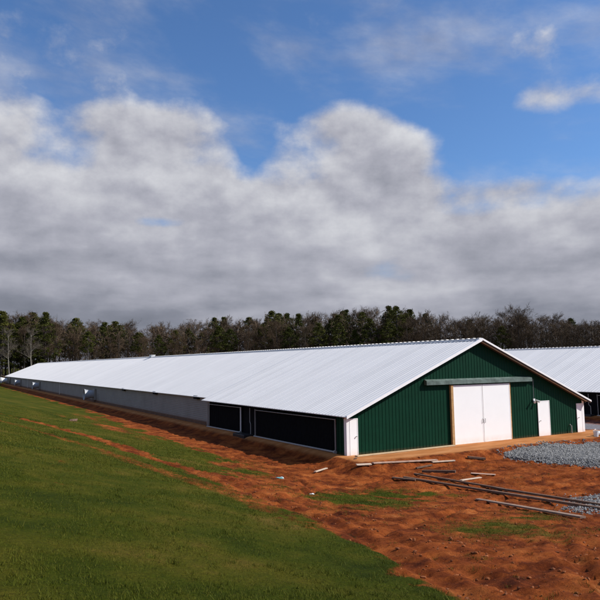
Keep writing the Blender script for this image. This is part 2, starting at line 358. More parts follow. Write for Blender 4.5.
# stones: deformed little lumps in one mesh
ico = [(0,0,1),(.894,0,.447),(.276,.851,.447),(-.724,.526,.447),(-.724,-.526,.447),(.276,-.851,.447),(.724,.526,-.447),(-.276,.851,-.447),(-.894,0,-.447),(-.276,-.851,-.447),(.724,-.526,-.447),(0,0,-1)]
icf = [(0,1,2),(0,2,3),(0,3,4),(0,4,5),(0,5,1),(1,6,2),(2,7,3),(3,8,4),(4,9,5),(5,10,1),(6,7,2),(7,8,3),(8,9,4),(9,10,5),(10,6,1),(11,7,6),(11,8,7),(11,9,8),(11,10,9),(11,6,10)]
ico = np.array(ico); icf = np.array(icf)
def stones(name, px, py, pz, size, mat, flat=.75):
    k = len(px); v = ico[None]*(1+rng.uniform(-.3, .3, (k, 12, 1)))*size[:, None, None]*rng.uniform(.65, 1.2, (k, 1, 3)); v[:, :, 2] *= flat
    a = rng.uniform(0, 6.28, k); c, s = np.cos(a)[:, None], np.sin(a)[:, None]
    v = np.stack([v[..., 0]*c-v[..., 1]*s, v[..., 0]*s+v[..., 1]*c, v[..., 2]], -1)+np.stack([px, py, pz], -1)[:, None]
    return tri_mesh(name, v[:, icf].reshape(-1, 3, 3), mat, np.repeat(rng.random(k), 20))
M['stone'] = mat_leaf('grey_crushed_stone', (.13, .125, .115), (.28, .27, .25), (.52, .50, .46))
M['clod'] = mat_leaf('red_clay_clods', (.12, .04, .016), (.24, .075, .022), (.36, .13, .045))
def in_poly(x, y, poly):
    ins = np.zeros(len(x), bool); j = len(poly)-1
    for i in range(len(poly)):
        xi, yi = poly[i]; xj, yj = poly[j]
        ins ^= ((yi > y) != (yj > y)) & (x < (xj-xi)*(y-yi)/(yj-yi+1e-12)+xi); j = i
    return ins
def edge_dist(x, y, poly):
    d, _ = dpoly(x, y, [(a, b, 0) for a, b in poly+[poly[0]]]); return d
GR1 = [(7.9, -3.1), (9.7, -2.5), (12.7, -2.6), (16.5, -3.2), (19.5, -5.2), (17, -9), (12, -10.5), (9.2, -9.0), (8.3, -6.6), (7.7, -4.7)]
def gravel(name, poly, n, ht, lab, size=(.025, .055), soft=.9):
    P = np.array(poly); lo, hi = P.min(0)-.6, P.max(0)+.6
    x = rng.uniform(lo[0], hi[0], n); y = rng.uniform(lo[1], hi[1], n); ed = edge_dist(x, y, poly); ins = in_poly(x, y, poly)
    sd = np.where(ins, ed, -ed)+.7*(fbm(x, y, .8, 3, 15)-.5); k = (sd > 0) | ((sd > -.5) & (rng.random(n) < .06)); x, y, sd = x[k], y[k], sd[k]
    z = terrain(x, y)+.9*ht*sstep(sd/soft)*(.75+.5*fbm(x, y, 1.2, 2, 8))+rng.uniform(-.01, .03, len(x))+np.where(sd < .15, micro(x, y)[0], 0)
    return tag(stones(name, x, y, z, size[0]+(size[1]-size[0])*rng.random(len(x))**2.2, M['stone']), lab, 'gravel', kind='stuff')
gravel('gravel', GR1, 90000, .20, 'grey crushed stone heap spread before the white walk door', (.016, .065))
GR2 = [(.4, -12.5), (1.9, -11.6), (3.4, -11.7), (4.5, -13.5), (1, -15.5), (-1.3, -14.6), (-1.1, -13.4)]
gravel('gravel', GR2, 9000, .05, 'small grey stone patch around the ends of the long dark timbers', (.015, .045))
# clods
px, py, r = sample(40000, 6, 48, .9); g, pd, gv = masks(px, py)
keep = (pd < .3) & (g < .45) & (rng.random(len(px)) < fbm(px, py, 1.1, 3, 88)**2*1.6) & ~((px > -.5) & (py > -1)) & ~((px > -2.5) & (py > 0) & (py < 185)); px, py = px[keep], py[keep]
sz = .007+.035*rng.random(len(px))**4
tag(stones('clay_clods', px, py, ground_z(px, py)+sz*.2, sz, M['clod'], .7), 'loose red clay clods strewn over the rough yard', 'clods', kind='stuff')

# ------------------------------------------------------------------ barn
W, HR, S, L, YF, OH = 18.783, 6.043, .412, 183.2, 19.57, .44
E1, E2, IN = .315, -.10, .42          # eaves of the front section and of the long section, inset of the long side wall
rz = lambda x: HR-S*abs(x-W/2)
def ribbed(y0, y1, xe, side):
    """one roof slope: ribs run ridge to eave; side -1 left, 1 right"""
    b = MB(); y = y0; prof = []
    i = round(y0/.3048)
    ys = []
    yy = math.ceil(y0/.3048)*.3048; 
    prof.append((y0, 0))
    k = math.ceil(y0/.3048)
    while yy < y1-.08:
        hh = .017 if k % 3 == 0 else .014; w = .045
        if yy-w > y0+.005: prof += [(yy-w, 0), (yy-w*.4, hh), (yy+w*.4, hh), (yy+w, 0)]
        yy += .3048; k += 1
    prof.append((y1, 0))
    xr = W/2; x_e = -xe if side < 0 else W+xe
    n = len(prof); vs = []
    nst = 4
    for j in range(nst+1):
        x = xr+(x_e-xr)*j/nst; wob = 0
        for (yv, hv) in prof: vs.append((x, yv, rz(x)+hv))
    for x in (xr, x_e):
        for (yv, hv) in prof: vs.append((x, yv, rz(x)-.035))
    fs = []
    for j in range(nst):
        for i in range(n-1):
            a = j*n+i; q = (a, a+1, a+n+1, a+n); fs.append(q if side < 0 else q[::-1])
    o = (nst+1)*n
    for i in range(n-1):
        fs.append((o+i, o+n+i, o+n+i+1, o+i+1))                 # underside
        fs.append((nst*n+i, nst*n+i+1, o+n+i+1, o+n+i))           # eave edge
    for i in (0, n-1): fs.append((i, nst*n+i, o+n+i, o+i))
    b.add(vs, fs); return b
def merge(*bs):
    r = MB()
    for b in bs: r.add(b.v, b.f)
    return r
barn = empty('poultry_barn')
tag(barn, 'long poultry barn with green gable, wide white sliding doors and pale ribbed metal roof', 'barn', 'long poultry barns')
roof = ribbed(-OH, YF, E1, -1).build('roof_slope', M['roof'], barn); ribbed(YF+.002, L, E2, -1).build('roof_slope', M['roof'], barn)
ribbed(-OH, YF, E1, 1).build('roof_slope', M['roof'], barn); ribbed(YF+.002, L, E2, 1).build('roof_slope', M['roof'], barn)
# ridge cap follows the slopes, with the rib closures showing as a toothed line
b = MB(); b.prism([(W/2-.24, rz(W/2-.24)+.036), (W/2, HR+.055), (W/2+.24, rz(W/2+.24)+.036), (W/2+.24, rz(W/2+.24)+.030), (W/2, HR+.045), (W/2-.24, rz(W/2-.24)+.030)], -OH-.01, L)
cap_o = b.build('ridge_cap', M['roof'], barn)
b = MB(); y = -.3; pr = [(y, HR+.03)]
while y < 120:
    pr += [(y, HR+.083), (y+.15, HR+.083), (y+.16, HR+.052), (y+.4472, HR+.052)]; y += .4572
pr += [(y, HR+.03)]; b.prism([(p_, q_) for p_, q_ in pr], 0, 1)
b.v = [(W/2-.10+.20*t_, a_, z_) for a_, t_, z_ in b.v]
b.build('ridge_closure_strip', M['roof'], cap_o)
def rake(side):
    b = MB(); xe = -E1-.01 if side < 0 else W+E1+.01
    # white band along the sloping edge
    pts = [(W/2, HR+.06), (xe, rz(xe)+.06), (xe, rz(xe)-(.10 if side < 0 else .045)), (W/2, HR-(.10 if side < 0 else .045))]
    b.prism(pts if side < 0 else pts[::-1], -OH-.035, -OH-.003)
    pts = [(W/2, HR+.066), (xe, rz(xe)+.066), (xe, rz(xe)+.060), (W/2, HR+.060)]
    b.prism(pts, -OH-.035, -OH+.08)
    return b
rake(-1).build('rake_trim', M['white'], barn); rake(1).build('rake_trim', M['white'], barn)
b = MB()
for side in (-1, 1):
    xe = -E1+.02 if side < 0 else W+E1-.02
    pts = [(W/2, HR-.04), (xe, rz(xe)-.04), (xe, rz(xe)-.13), (W/2, HR-.13)]
    for ya, yb_ in ((-OH+.002, -OH+.05), (-.06, -.036)):
        b = MB(); b.prism(pts if side < 0 else pts[::-1], ya, yb_); b.build('soffit_board', M['soffit'], barn)
# little white vent on the ridge
b = MB(); b.box(W/2-.28, W/2+.28, 0, .9, HR-.05, HR+.24); b.box(W/2-.36, W/2+.36, -.07, .97, HR+.24, HR+.30)
rv = b.build('ridge_vent', M['fibreglass'], barn, .02); rv.location = (0, 64.0, 0)

def zcut(x): return rz(x)-.045
def corr_wall(x0, x1, z0, zt, y, pitch=.2286, d=.016):
    """vertical ribbed cladding in the xz plane facing -y"""
    b = MB(); prof = []; k = math.floor(x0/pitch)+1; prof.append((x0, 0)); x = k*pitch
    while x < x1-.05:
        hh, w = (d, .036)
        if x-w > x0: prof += [(x-w, 0), (x-w*.4, hh), (x+w*.4, hh), (x+w, 0)]
        x += pitch; k += 1
    prof.append((x1, 0))
    if x0 < W/2 < x1: prof.append((W/2, 0)); prof.sort()
    vs = []
    for x, hh in prof: vs += [(x, y-hh, z0), (x, y-hh, zt(x))]
    b.add(vs, [(2*i, 2*i+2, 2*i+3, 2*i+1) for i in range(len(prof)-1)]); return b
gw = corr_wall(0, W, .04, zcut, 0)
gw.prism([(0.02, 0), (W-.02, 0), (W-.02, rz(W)-.06), (W/2, HR-.06), (.02, rz(0)-.06)], .02, .14)
gable = gw.build('gable_wall', M['green'], barn)
gb = MB(); gb.prism([(IN, 0), (W-IN, 0), (W-IN, rz(W-IN)-.06), (W/2, HR-.06), (IN, rz(IN)-.06)], L-.35, L-.2); gb.build('rear_wall', M['green'], barn)
b = MB(); b.box(-.06, W+.06, -.10, 0.16, -.35, .030); b.build('footing', M['concrete'], barn, .01)
for x0, x1 in ((-.075, .105), (W-.105, W+.075)):
    b = MB(); b.box(x0, x1, -.055, -.030, .0, rz(0 if x0 < 5 else W)-.06); b.box(x0 if x0 < 5 else x1-.02, x0+.02 if x0 < 5 else x1, -.0298, .18, .0, rz(0)-.07)
    b.build('corner_trim', M['white'], barn)
# sliding doors
b = MB(); b.box(7.06, 7.24, -.16, -.024, 0.031, 3.42); b.build('door_jamb', M['wood'], barn, .004)
b = MB(); b.box(11.88, 11.96, -.10, -.024, 0.031, 3.42); b.build('door_jamb', M['wood'], barn, .004)
def sliding(x0, x1, name='sliding_door'):
    d = MB(); d.box(x0, x1, -.11, -.065, .05, 3.40); o = d.build(name, M['door'], barn, .006)
    r = MB(); t = .05
    r.box(x0, x1, -.118, -.1102, 3.34, 3.40); r.box(x0, x1, -.118, -.1102, .05, .11); r.box(x0, x0+t, -.118, -.1102, .1102, 3.3398); r.box(x1-t, x1, -.118, -.1102, .1102, 3.3398)
    r.build('door_edging', M['door'], o, .002)
    return o
d1 = sliding(7.26, 9.565); d2 = sliding(9.60, 11.86)
b = MB(); b.box(9.563, 9.602, -.064, -.05, .05, 3.38); b.build('door_gap_seal', M['darksteel'], barn)
for dd, x in ((d1, 9.49), (d2, 9.68)):
    h = MB(); h.tube([(x, -.118, 1.18), (x, -.16, 1.18), (x, -.16, 1.40), (x, -.118, 1.40)], .011, 8); h.build('door_handle', M['darksteel'], dd)
b = MB(); b.prism([(5.22, 3.44), (13.77, 3.44), (13.77, 3.74), (5.22, 3.74)], -.22, -.215)
b.v = []; b.f = []
yy = [(-.024, 3.78), (-.20, 3.72), (-.23, 3.70), (-.23, 3.47), (-.215, 3.47), (-.215, 3.69), (-.19, 3.705), (-.024, 3.765)]
n = len(yy); vs = [(5.22, a, c) for a, c in yy]+[(13.77, a, c) for a, c in yy]
b.add(vs, [tuple(range(n)), tuple(range(2*n-1, n-1, -1))]+[(i, i+n, (i+1) % n+n, (i+1) % n) for i in range(n)])
for x in (5.22, 13.765): b.add([(x, -.024, 3.47), (x, -.215, 3.47), (x, -.215, 3.70), (x, -.024, 3.76), (x+.005, -.024, 3.47), (x+.005, -.215, 3.47), (x+.005, -.215, 3.70), (x+.005, -.024, 3.76)], [(0,1,2,3), (7,6,5,4), (0,4,5,1), (1,5,6,2), (2,6,7,3)])
hood = b.build('door_track_hood', M['hood'], barn)
t = MB(); t.box(5.3, 13.7, -.11, -.05, 3.56, 3.62); t.build('door_track', M['galv'], hood)
for x in (7.7, 9.1, 10.1, 11.4):
    q = MB(); q.box(x-.03, x+.03, -.10, -.07, 3.38, 3.56); q.build('door_roller', M['darksteel'], hood)
def walk_door(x0, x1, top, hx, lab=None):
    b = MB(); b.box(x0, x1, -.055, -.03, .04, top); o = b.build('walk_door', M['door'], barn, .004)
    fr = MB(); fr.box(x0-.05, x0-.004, -.065, -.028, .04, top+.05); fr.box(x1+.004, x1+.05, -.065, -.028, .04, top+.05); fr.box(x0-.004, x1+.004, -.065, -.028, top+.004, top+.05)
    fr.build('door_frame', M['white'], o, .003)
    h = MB(); h.tube([(hx, -.055, 1.0), (hx, -.10, 1.0)], .022, 8); h.tube([(hx, -.10, 1.0), (hx, -.13, 1.0)], .033, 10); h.build('door_handle', M['galv'], o, smooth=False)
    if lab: o['label'] = lab
walk_door(14.42, 15.42, 2.17, 14.52, 'taller white walk door right of the sliding doors'); walk_door(.165, .585, 1.86, .52, 'narrow white door at the left corner'); walk_door(18.15, 18.62, 1.86, 18.24, 'narrow white door at the right corner')
# flood light with conduit
b = MB(); b.box(13.98, 14.14, -.09, -.024, 2.26, 2.38); fl = b.build('flood_light', M['plastic'], barn, .01)
for s, x in ((-1, 13.96), (1, 14.18)):
    q = MB(); q.tube([(x, -.10, 2.30), (x+s*.05, -.16, 2.26), (x+s*.11, -.30, 2.18)], [.03, .045, .085], 12); q.build('lamp_head', M['plastic'], fl, smooth=False)
q = MB(); q.tube([(14.06, -.045, 2.38), (14.06, -.045, 3.6)], .013, 6); q.build('conduit', M['galv'], fl)
q = MB(); q.tube([(17.36, -.16, 0), (17.36, -.16, .52), (17.36, -.04, .60)], .035, 10); q.build('drain_pipe', M['pvc'], barn)
# front section side walls with black cooling pads
def cooling(side):
    X0 = (lambda v: v) if side < 0 else (lambda v: W-v)
    def bx(b, a, c, y0, y1, z0, z1): b.box(min(X0(a), X0(c)), max(X0(a), X0(c)), y0, y1, z0, z1)
    zt = rz(0)-.05
    b = MB(); bx(b, .02, .14, .142, 1.0, 0, zt-.02)
    y = .25
    while y < .95: bx(b, .0, .0198, y, y+.05, 0, zt-.04); y += .3
    b.build('corner_panel', M['green'], barn)
    b = MB(); bx(b, .05, .2, 1.0, YF, -.45, .11); b.build('skirt_board', M['skirt'], barn)
    for (ya, yb_) in ((1.12, 10.68), (12.95, 18.92)):
        p = MB(); bx(p, .10, .30, ya, yb_, .111, 1.86)
        y = ya+.06
        while y < yb_-.05: bx(p, .085, .0995, y, y+.05, .13, 1.84); y += .16
        po = p.build('cooling_pad', M['black'], barn)
        g = MB()
        g.tube([(X0(-.08), ya-.05, .13), (X0(-.08), yb_+.05, .07)], .052, 12); g.build('gutter_pipe', M['pvc'], po, smooth=False)
        g = MB(); g.tube([(X0(-.02), ya-.02, 1.80), (X0(-.02), yb_+.02, 1.76)], .026, 10); g.build('water_pipe', M['pvc'], po)
        for yq, wq in ((ya-.05, .035 if ya < 5 else .07), (yb_-.02, .03)):
            f = MB(); bx(f, -.05, .02, yq, yq+wq, .05, 1.84); f.build('frame_post', M['white'] if (yq > 12.8 and yq < 13) else M['pvc'], po, .004)
        g = MB(); g.tube([(X0(-.08), ya-.12, .13), (X0(-.08), ya-.02, .13)], .095, 12); g.build('pipe_cap', M['pvc'], po)
    b = MB(); bx(b, .16, .28, 10.68, 12.95, 0, 1.95); b.build('pump_bay_panel', M['black'], barn)
    b = MB(); bx(b, .12, .28, 18.94, YF-.002, -.1, 1.95); b.build('end_panel', M['curtain'], barn)
    b = MB(); b.tube([(X0(.02), 11.55, 1.86), (X0(.02), 11.55, .95), (X0(-.02), 11.35, .80), (X0(-.02), 11.35, .0)], .028, 8); pass
    b.build('supply_pipe', M['pvc'], barn)
    b = MB(); bx(b, -.72, .02, 10.9, 12.7, -.42, .16); o = b.build('sump_tank', M['darksteel'], barn, .03)
    # long section
    b = MB(); x = X0(IN); sg = -1 if side < 0 else 1
    zs = [.30]
    prof = [(0, .28)]; z = .36
    ztop = rz(IN)-.05
    while z < ztop-.06: prof += [(0, z-.028), (.016, z-.010), (.016, z+.010), (0, z+.028)]; z += .15
    prof.append((0, ztop)); n = len(prof); seg = [YF+.01, 60, 110, 150, L-.36]
    vs = []
    for yv in seg: vs += [(x+sg*d_, yv, z_) for d_, z_ in prof]
    fs = [((j*n+i), (j*n+i+1), (j+1)*n+i+1, (j+1)*n+i) for j in range(len(seg)-1) for i in range(n-1)]
    b.add(vs, fs); wall = b.build('side_wall', M['curtain'], barn)
    b = MB(); bx(b, IN-.03, IN+.08, YF+.01, L-.36, -.3, .28); b.build('skirt_board', M['skirt'], barn)
    b = MB(); bx(b, IN-.03, IN+.02, YF+.01, L-.36, ztop-.0, ztop+.035); b.build('eave_board', M['soffit'], barn)
    b = MB(); bx(b, IN+.1, IN+.16, YF+.02, L-.4, 0, ztop); b.build('inner_wall', M['curtain'], barn)
    for yv in (87.9, 131.0):
        b = MB(); bx(b, IN-.07, IN-.018, yv, yv+.10, .1, ztop-.05); b.build('curtain_post', M['white'], barn)
    for yv in (22.2, 33.4, 45.2):
        b = MB(); bx(b, IN-.24, IN-.018, yv-.45, yv+.45, ztop-.30, ztop-.02); b.build('air_inlet', M['black'], barn)
cooling(-1); cooling(1)
M['cone'] = mat_simple('grey_plastic_cone', (.36, .37, .38), .4, 0, .15, 3)
def fan(y, side, r=.68, ln=1.2, zc=1.08, m_='cone'):
    X0 = (lambda v: v) if side < 0 else (lambda v: W-v); sg = -1 if side < 0 else 1
    b = MB(); x0, x1 = sorted((X0(IN-.25), X0(IN-.018))); b.box(x0, x1, y-.72, y+.72, zc-.78, zc+.72); o = b.build('exhaust_fan', M['curtain'], barn, .01)
    c = MB(); N = 28; R = [(IN-.25, r*.74), (IN-.25-ln*.4, r*.80), (IN-.25-ln*.8, r*.95), (IN-.25-ln, r*1.10), (IN-.25-ln, r*1.07), (IN-.25-ln*.8, r*.92), (IN-.25-ln*.4, r*.77), (IN-.252, r*.70)]
    vs = []
    for xx, rr in R:
        for k in range(N):
            t = 2*math.pi*k/N; vs.append((X0(xx), y+rr*math.cos(t), zc+rr*math.sin(t)))
    c.add(vs, [(i*N+k, i*N+(k+1) % N, (i+1)*N+(k+1) % N, (i+1)*N+k) for i in range(len(R)-1) for k in range(N)])
    c.build('fan_cone', M[m_], o, smooth=False)
    h = MB(); xx = X0(IN-.45); h.tube([(xx, y, zc), (xx-sg*.15, y, zc)], .09, 10)
    for k in range(6):
        t = k*math.pi/3; d0, d1_ = .08, r*.76
        p = [(xx, y+math.cos(t)*d0-math.sin(t)*.04, zc+math.sin(t)*d0+math.cos(t)*.04), (xx, y+math.cos(t)*d1_-math.sin(t)*.13, zc+math.sin(t)*d1_+math.cos(t)*.13), (xx+.06, y+math.cos(t)*d1_+math.sin(t)*.13, zc+math.sin(t)*d1_-math.cos(t)*.13), (xx+.06, y+math.cos(t)*d0+math.sin(t)*.04, zc+math.sin(t)*d0-math.cos(t)*.04)]
        h.add(p, [(0, 1, 2, 3)])
    h.build('fan_blades', M['darksteel'], o)
    for dy in (.5, -.5):
        g = MB(); g.tube([(X0(IN-.25), y+dy, zc-.75), (X0(IN-.9), y+dy, zc-.55)], .02, 6); g.build('cone_brace', M['galv'], o)
    return o
for s in (-1, 1):
    for y in (60.4, 111.5, 144.0): fan(y, s)
for y in (176.0, 179.5): fan(y, -1, .80, 1.5, 1.15, 'fibreglass')
b = MB(); b.box(IN-.10, IN-.02, 168.5, 172.5, .25, 1.95); b.build('side_hatch', M['darksteel'], barn)
barn2 = copy_tree(barn); barn2.location = (30.0, -4.0, 0)
tag(barn2, 'second long metal-roofed barn showing only its roof and dark open side at the right edge', 'barn', 'long poultry barns')

# ------------------------------------------------------------------ loose things in the yard
def plank(name, a, b_, w, t, mat, label, cat, group=None, lift=0, twist=0, bow=0):
    ax, ay = a; bx_, by_ = b_; n = 7; d = V3((bx_-ax, by_-ay, 0)); Ln = d.length; d.normalize(); s = V3((-d.y, d.x, 0))
    zs = [gz(ax+(bx_-ax)*i/(n-1), ay+(by_-ay)*i/(n-1)) for i in range(n)]
    # a stiff board rests on the high spots
    A = np.polyfit(np.linspace(0, 1, n), zs, 1); base = np.polyval(A, np.linspace(0, 1, n)); up = max(np.array(zs)-base)*.55
    mb = MB(); vs = []
    for i in range(n):
        f = i/(n-1); p = V3((ax+(bx_-ax)*f, ay+(by_-ay)*f, base[i]+up+lift+bow*4*f*(1-f)))
        for u, h_ in ((-w/2, 0), (w/2, 0), (w/2, t), (-w/2, t)): vs.append(p+s*(u*math.cos(twist))+V3((0, 0, h_+u*math.sin(twist))))
    fs = [(0, 1, 2, 3), tuple((n-1)*4+k for k in (3, 2, 1, 0))]+[(i*4+k, i*4+(k+1) % 4, i*4+4+(k+1) % 4, i*4+4+k) for i in range(n-1) for k in range(4)]
    mb.add([v-V3((ax, ay, base[0])) for v in vs], fs); o = mb.build(name, mat, None, .004); o.location = (ax, ay, base[0])
    return tag(o, label, cat, group)
G1 = 'timbers dumped on the clay'
plank('timber', (-.62, -5.2), (.45, -9.6), .13, .07, M['oldwood'], 'long dark timber lying nearest the barn end of the long timber line', 'timber', G1, .02)
plank('timber', (.42, -9.3), (-.7, -16.2), .14, .08, M['rust'], 'long dark timber continuing the line to the right photo edge', 'timber', G1, .03)
plank('timber', (.35, -4.75), (1.05, -9.2), .11, .065, M['oldwood'], 'dark timber lying parallel behind the longest one', 'timber', G1, .02)
plank('timber', (1.0, -8.7), (.35, -15.8), .12, .07, M['oldwood'], 'rear dark timber running out through the small gravel patch', 'timber', G1, .03)
plank('timber', (1.15, -4.35), (2.0, -5.6), .15, .10, M['oldwood'], 'short dark timber above the start of the long timber line', 'timber', G1, .02)
plank('timber', (-1.45, -10.3), (-2.9, -15.6), .18, .05, M['greyboard'], 'grey brown board lying in front of the long timbers', 'timber', G1, .03)
plank('timber', (-1.0, -4.9), (-.55, -5.9), .16, .06, M['oldwood'], 'stubby dark offcut at the left tip of the timber line', 'timber', G1, .02)
G2 = 'boards scattered before the barn'
plank('board', (1.0, -6.95), (2.25, -6.85), .16, .03, M['palewood'], 'pale straw coloured board between the dark timbers and the barn', 'board', G2, .02)
plank('board', (2.5, -6.05), (3.1, -6.9), .22, .02, M['pinkboard'], 'short pinkish board right of the pale board', 'board', G2, .02)
plank('board', (-.35, -2.60), (3.3, -2.95), .20, .05, M['pinkboard'], 'long clay smeared board along the pad edge left of the sliding doors', 'board', G2, .03)
plank('board', (2.9, -3.05), (4.2, -3.25), .14, .05, M['palewood'], 'thin board on the pad edge below the sliding door hood', 'board', G2, .03)
plank('board', (5.3, -3.05), (6.1, -3.45), .16, .10, M['oldwood'], 'dark block of timber in front of the white sliding doors', 'board', G2, .02)
plank('board', (-1.25, -2.55), (-.55, -2.75), .20, .04, M['palewood'], 'short pale board at the left corner of the barn', 'board', G2, .05, .1)
plank('board', (-3.15, -1.95), (-1.95, -1.05), .12, .04, M['palewood'], 'whitish lath on the clay below the black cooling pads', 'board', G2, .04)
plank('board', (.1, -.62), (6.9, -.42), .22, .05, M['concrete'], 'long tan board lying against the foot of the green wall', 'board', G2, .01)
plank('board', (1.6, -3.4), (2.6, -3.35), .10, .06, M['oldwood'], 'small dark stick under the pad edge board', 'board', G2, .02)
# scraps
def scrap(name, x, y, size, mat, label, cat):
    b = MB(); k = 9; vs = []; 
    for j in range(4):
        for i in range(k):
            t = 2*math.pi*i/k; r = size*(.55+.5*random.random())*(1 if j in (1, 2) else .75)
            vs.append((r*math.cos(t)*1.5, r*math.sin(t)*.8, (j/3)*size*.55+random.uniform(-.01, .02)))
    b.add(vs, [tuple(range(k))[::-1], tuple(3*k+i for i in range(k))]+[(j*k+i, j*k+(i+1) % k, (j+1)*k+(i+1) % k, (j+1)*k+i) for j in range(3) for i in range(k)])
    o = b.build(name, mat, None); o.location = (x, y, gz(x, y)-.01); o.rotation_euler = (0, 0, random.uniform(0, 3)); return tag(o, label, cat)
scrap('crumpled_sheet', -6.33, -4.43, .17, M['teal'], 'crumpled teal plastic scrap in the weedy clay below the cooling pads', 'scrap')
scrap('plastic_scrap', -6.15, -4.35, .11, M['plastic'], 'small white scrap lying against the teal plastic one', 'scrap')
scrap('plastic_scrap', -7.78, -9.37, .065, M['plastic'], 'small white scrap on the clay at the green weed patch edge', 'scrap')
scrap('clay_lump', -9.9, 19.0, .28, M['oldwood'], 'dark lump on the bare orange clay beside the long side wall', 'lump')
scrap('clay_lump', -.35, -1.2, .10, M['oldwood'], 'small dark lump by the left corner door', 'lump')
# bucket and jug by the far corner
bk = empty('bucket', (16.9, -2.2, gz(16.9, -2.2)))
b = MB(); N = 20; R = [(.0, .0), (.13, .0), (.155, .33), (.165, .33), (.165, .35), (.145, .35), (.12, .02), (0, .02)]
vs = [(r*math.cos(2*math.pi*k/N), r*math.sin(2*math.pi*k/N), z) for r, z in R for k in range(N)]
b.add(vs, [(i*N+k, i*N+(k+1) % N, (i+1)*N+(k+1) % N, (i+1)*N+k) for i in range(len(R)-1) for k in range(N)]); b.build('pail', M['plastic'], bk)
b = MB(); b.tube([(.16*math.cos(t), 0, .33+.12*math.sin(t)) for t in np.linspace(0, math.pi, 12)], .006, 6); b.build('bail_handle', M['galv'], bk)
tag(bk, 'white plastic bucket on the clay pad beyond the right corner of the barn', 'bucket')
sk = empty('cement_sack', (17.6, -1.95, gz(17.6, -1.95)))
b = MB(); N = 14; vs = []; prof = [(.0, .5), (.05, .9), (.14, 1.0), (.22, .85), (.27, .4)]
for z, s_ in prof:
    for k in range(N):
        t = 2*math.pi*k/N; c, q = math.cos(t), math.sin(t); e = .6
        vs.append((math.copysign(abs(c)**e, c)*.38*s_, math.copysign(abs(q)**e, q)*.24*s_, z+random.uniform(-.01, .01)))
b.add(vs, [tuple(range(N))[::-1], tuple((len(prof)-1)*N+k for k in range(N))]+[(i*N+k, i*N+(k+1) % N, (i+1)*N+(k+1) % N, (i+1)*N+k) for i in range(len(prof)-1) for k in range(N)])
b.build('sack_body', M['fibreglass'], sk, smooth=True); b = MB(); b.box(-.42, -.33, -.12, .12, .08, .14); b.build('sack_end', M['fibreglass'], sk, .01)
tag(sk, 'pale filled sack lying just right of the white bucket', 'sack')

# ------------------------------------------------------------------ trees
def limb_quads(a, b_, w0, w1):
    d = b_-a; s = np.cross(d, rng.normal(size=3)); s /= (np.linalg.norm(s)+1e-9)
    return [a-s*w0/2, a+s*w0/2, b_+s*w1/2, b_-s*w1/2]
def make_bare(h, spread, mtrunk, seed, tall=.5):
    r0 = random.Random(seed); root = empty('bare_tree')
    tb = MB(); Q = []
    pts = [V3((0, 0, -.5))]; lean = V3((r0.uniform(-.04, .04), r0.uniform(-.04, .04), 1))
    for i in range(1, 9): pts.append(pts[-1]+V3((lean.x+r0.uniform(-.06, .06), lean.y+r0.uniform(-.06, .06), 1))*(h*.92/8))
    rad = [h*.0125*(1-.105*i)+.015 for i in range(9)]; tb.tube(pts, rad, 7)
    def branch(p, d, ln, w, lev):
        d = d.normalized(); k = 3 if lev < 3 else 2; q = p
        for i in range(k):
            d2 = (d+V3((r0.gauss(0, .16), r0.gauss(0, .16), r0.gauss(.07, .10)))).normalized(); e = q+d2*(ln/k)
            w2 = w*(.72 if lev < 4 else .6)
            if lev == 1: tb.tube([q, e], [w/2, w2/2], 5, False)
            else: Q.append(limb_quads(np.array(q), np.array(e), max(w, .03), max(w2, .024)))
            w = w2; d = d2; q = e
            if lev < 4:
                for j in range(2 if lev < 3 else 3):
                    a = V3((r0.gauss(0, 1), r0.gauss(0, 1), r0.gauss(.25, .6))).normalized()
                    branch(q-d2*(ln/k)*r0.random(), (d*1.0+a*.85), ln*r0.uniform(.45, .68), w*.6, lev+1)
    for i in range(17):
        f = tall*.75+(1-tall*.75)*i/13*.93; j = min(int(f*8/.92), 7); p = pts[j].lerp(pts[j+1], r0.random()); a = r0.uniform(0, 6.28)
        up = r0.uniform(.35, 1.0)
        branch(p, V3((math.cos(a), math.sin(a), up)), h*spread*(1.15-f*.75)*r0.uniform(.7, 1.1), h*.009*(1.2-f), 1)
    tb.build('trunk', mtrunk, root)
    P = np.array(Q); tri_mesh('crown', P, M['twig'] if mtrunk is M['bark'] else M['twigpale'], rng.random(len(P)), root, 4)
    return root
M['twigpale'] = mat_leaf('pale_twigs', (.08, .062, .045), (.12, .098, .072), (.18, .15, .115))
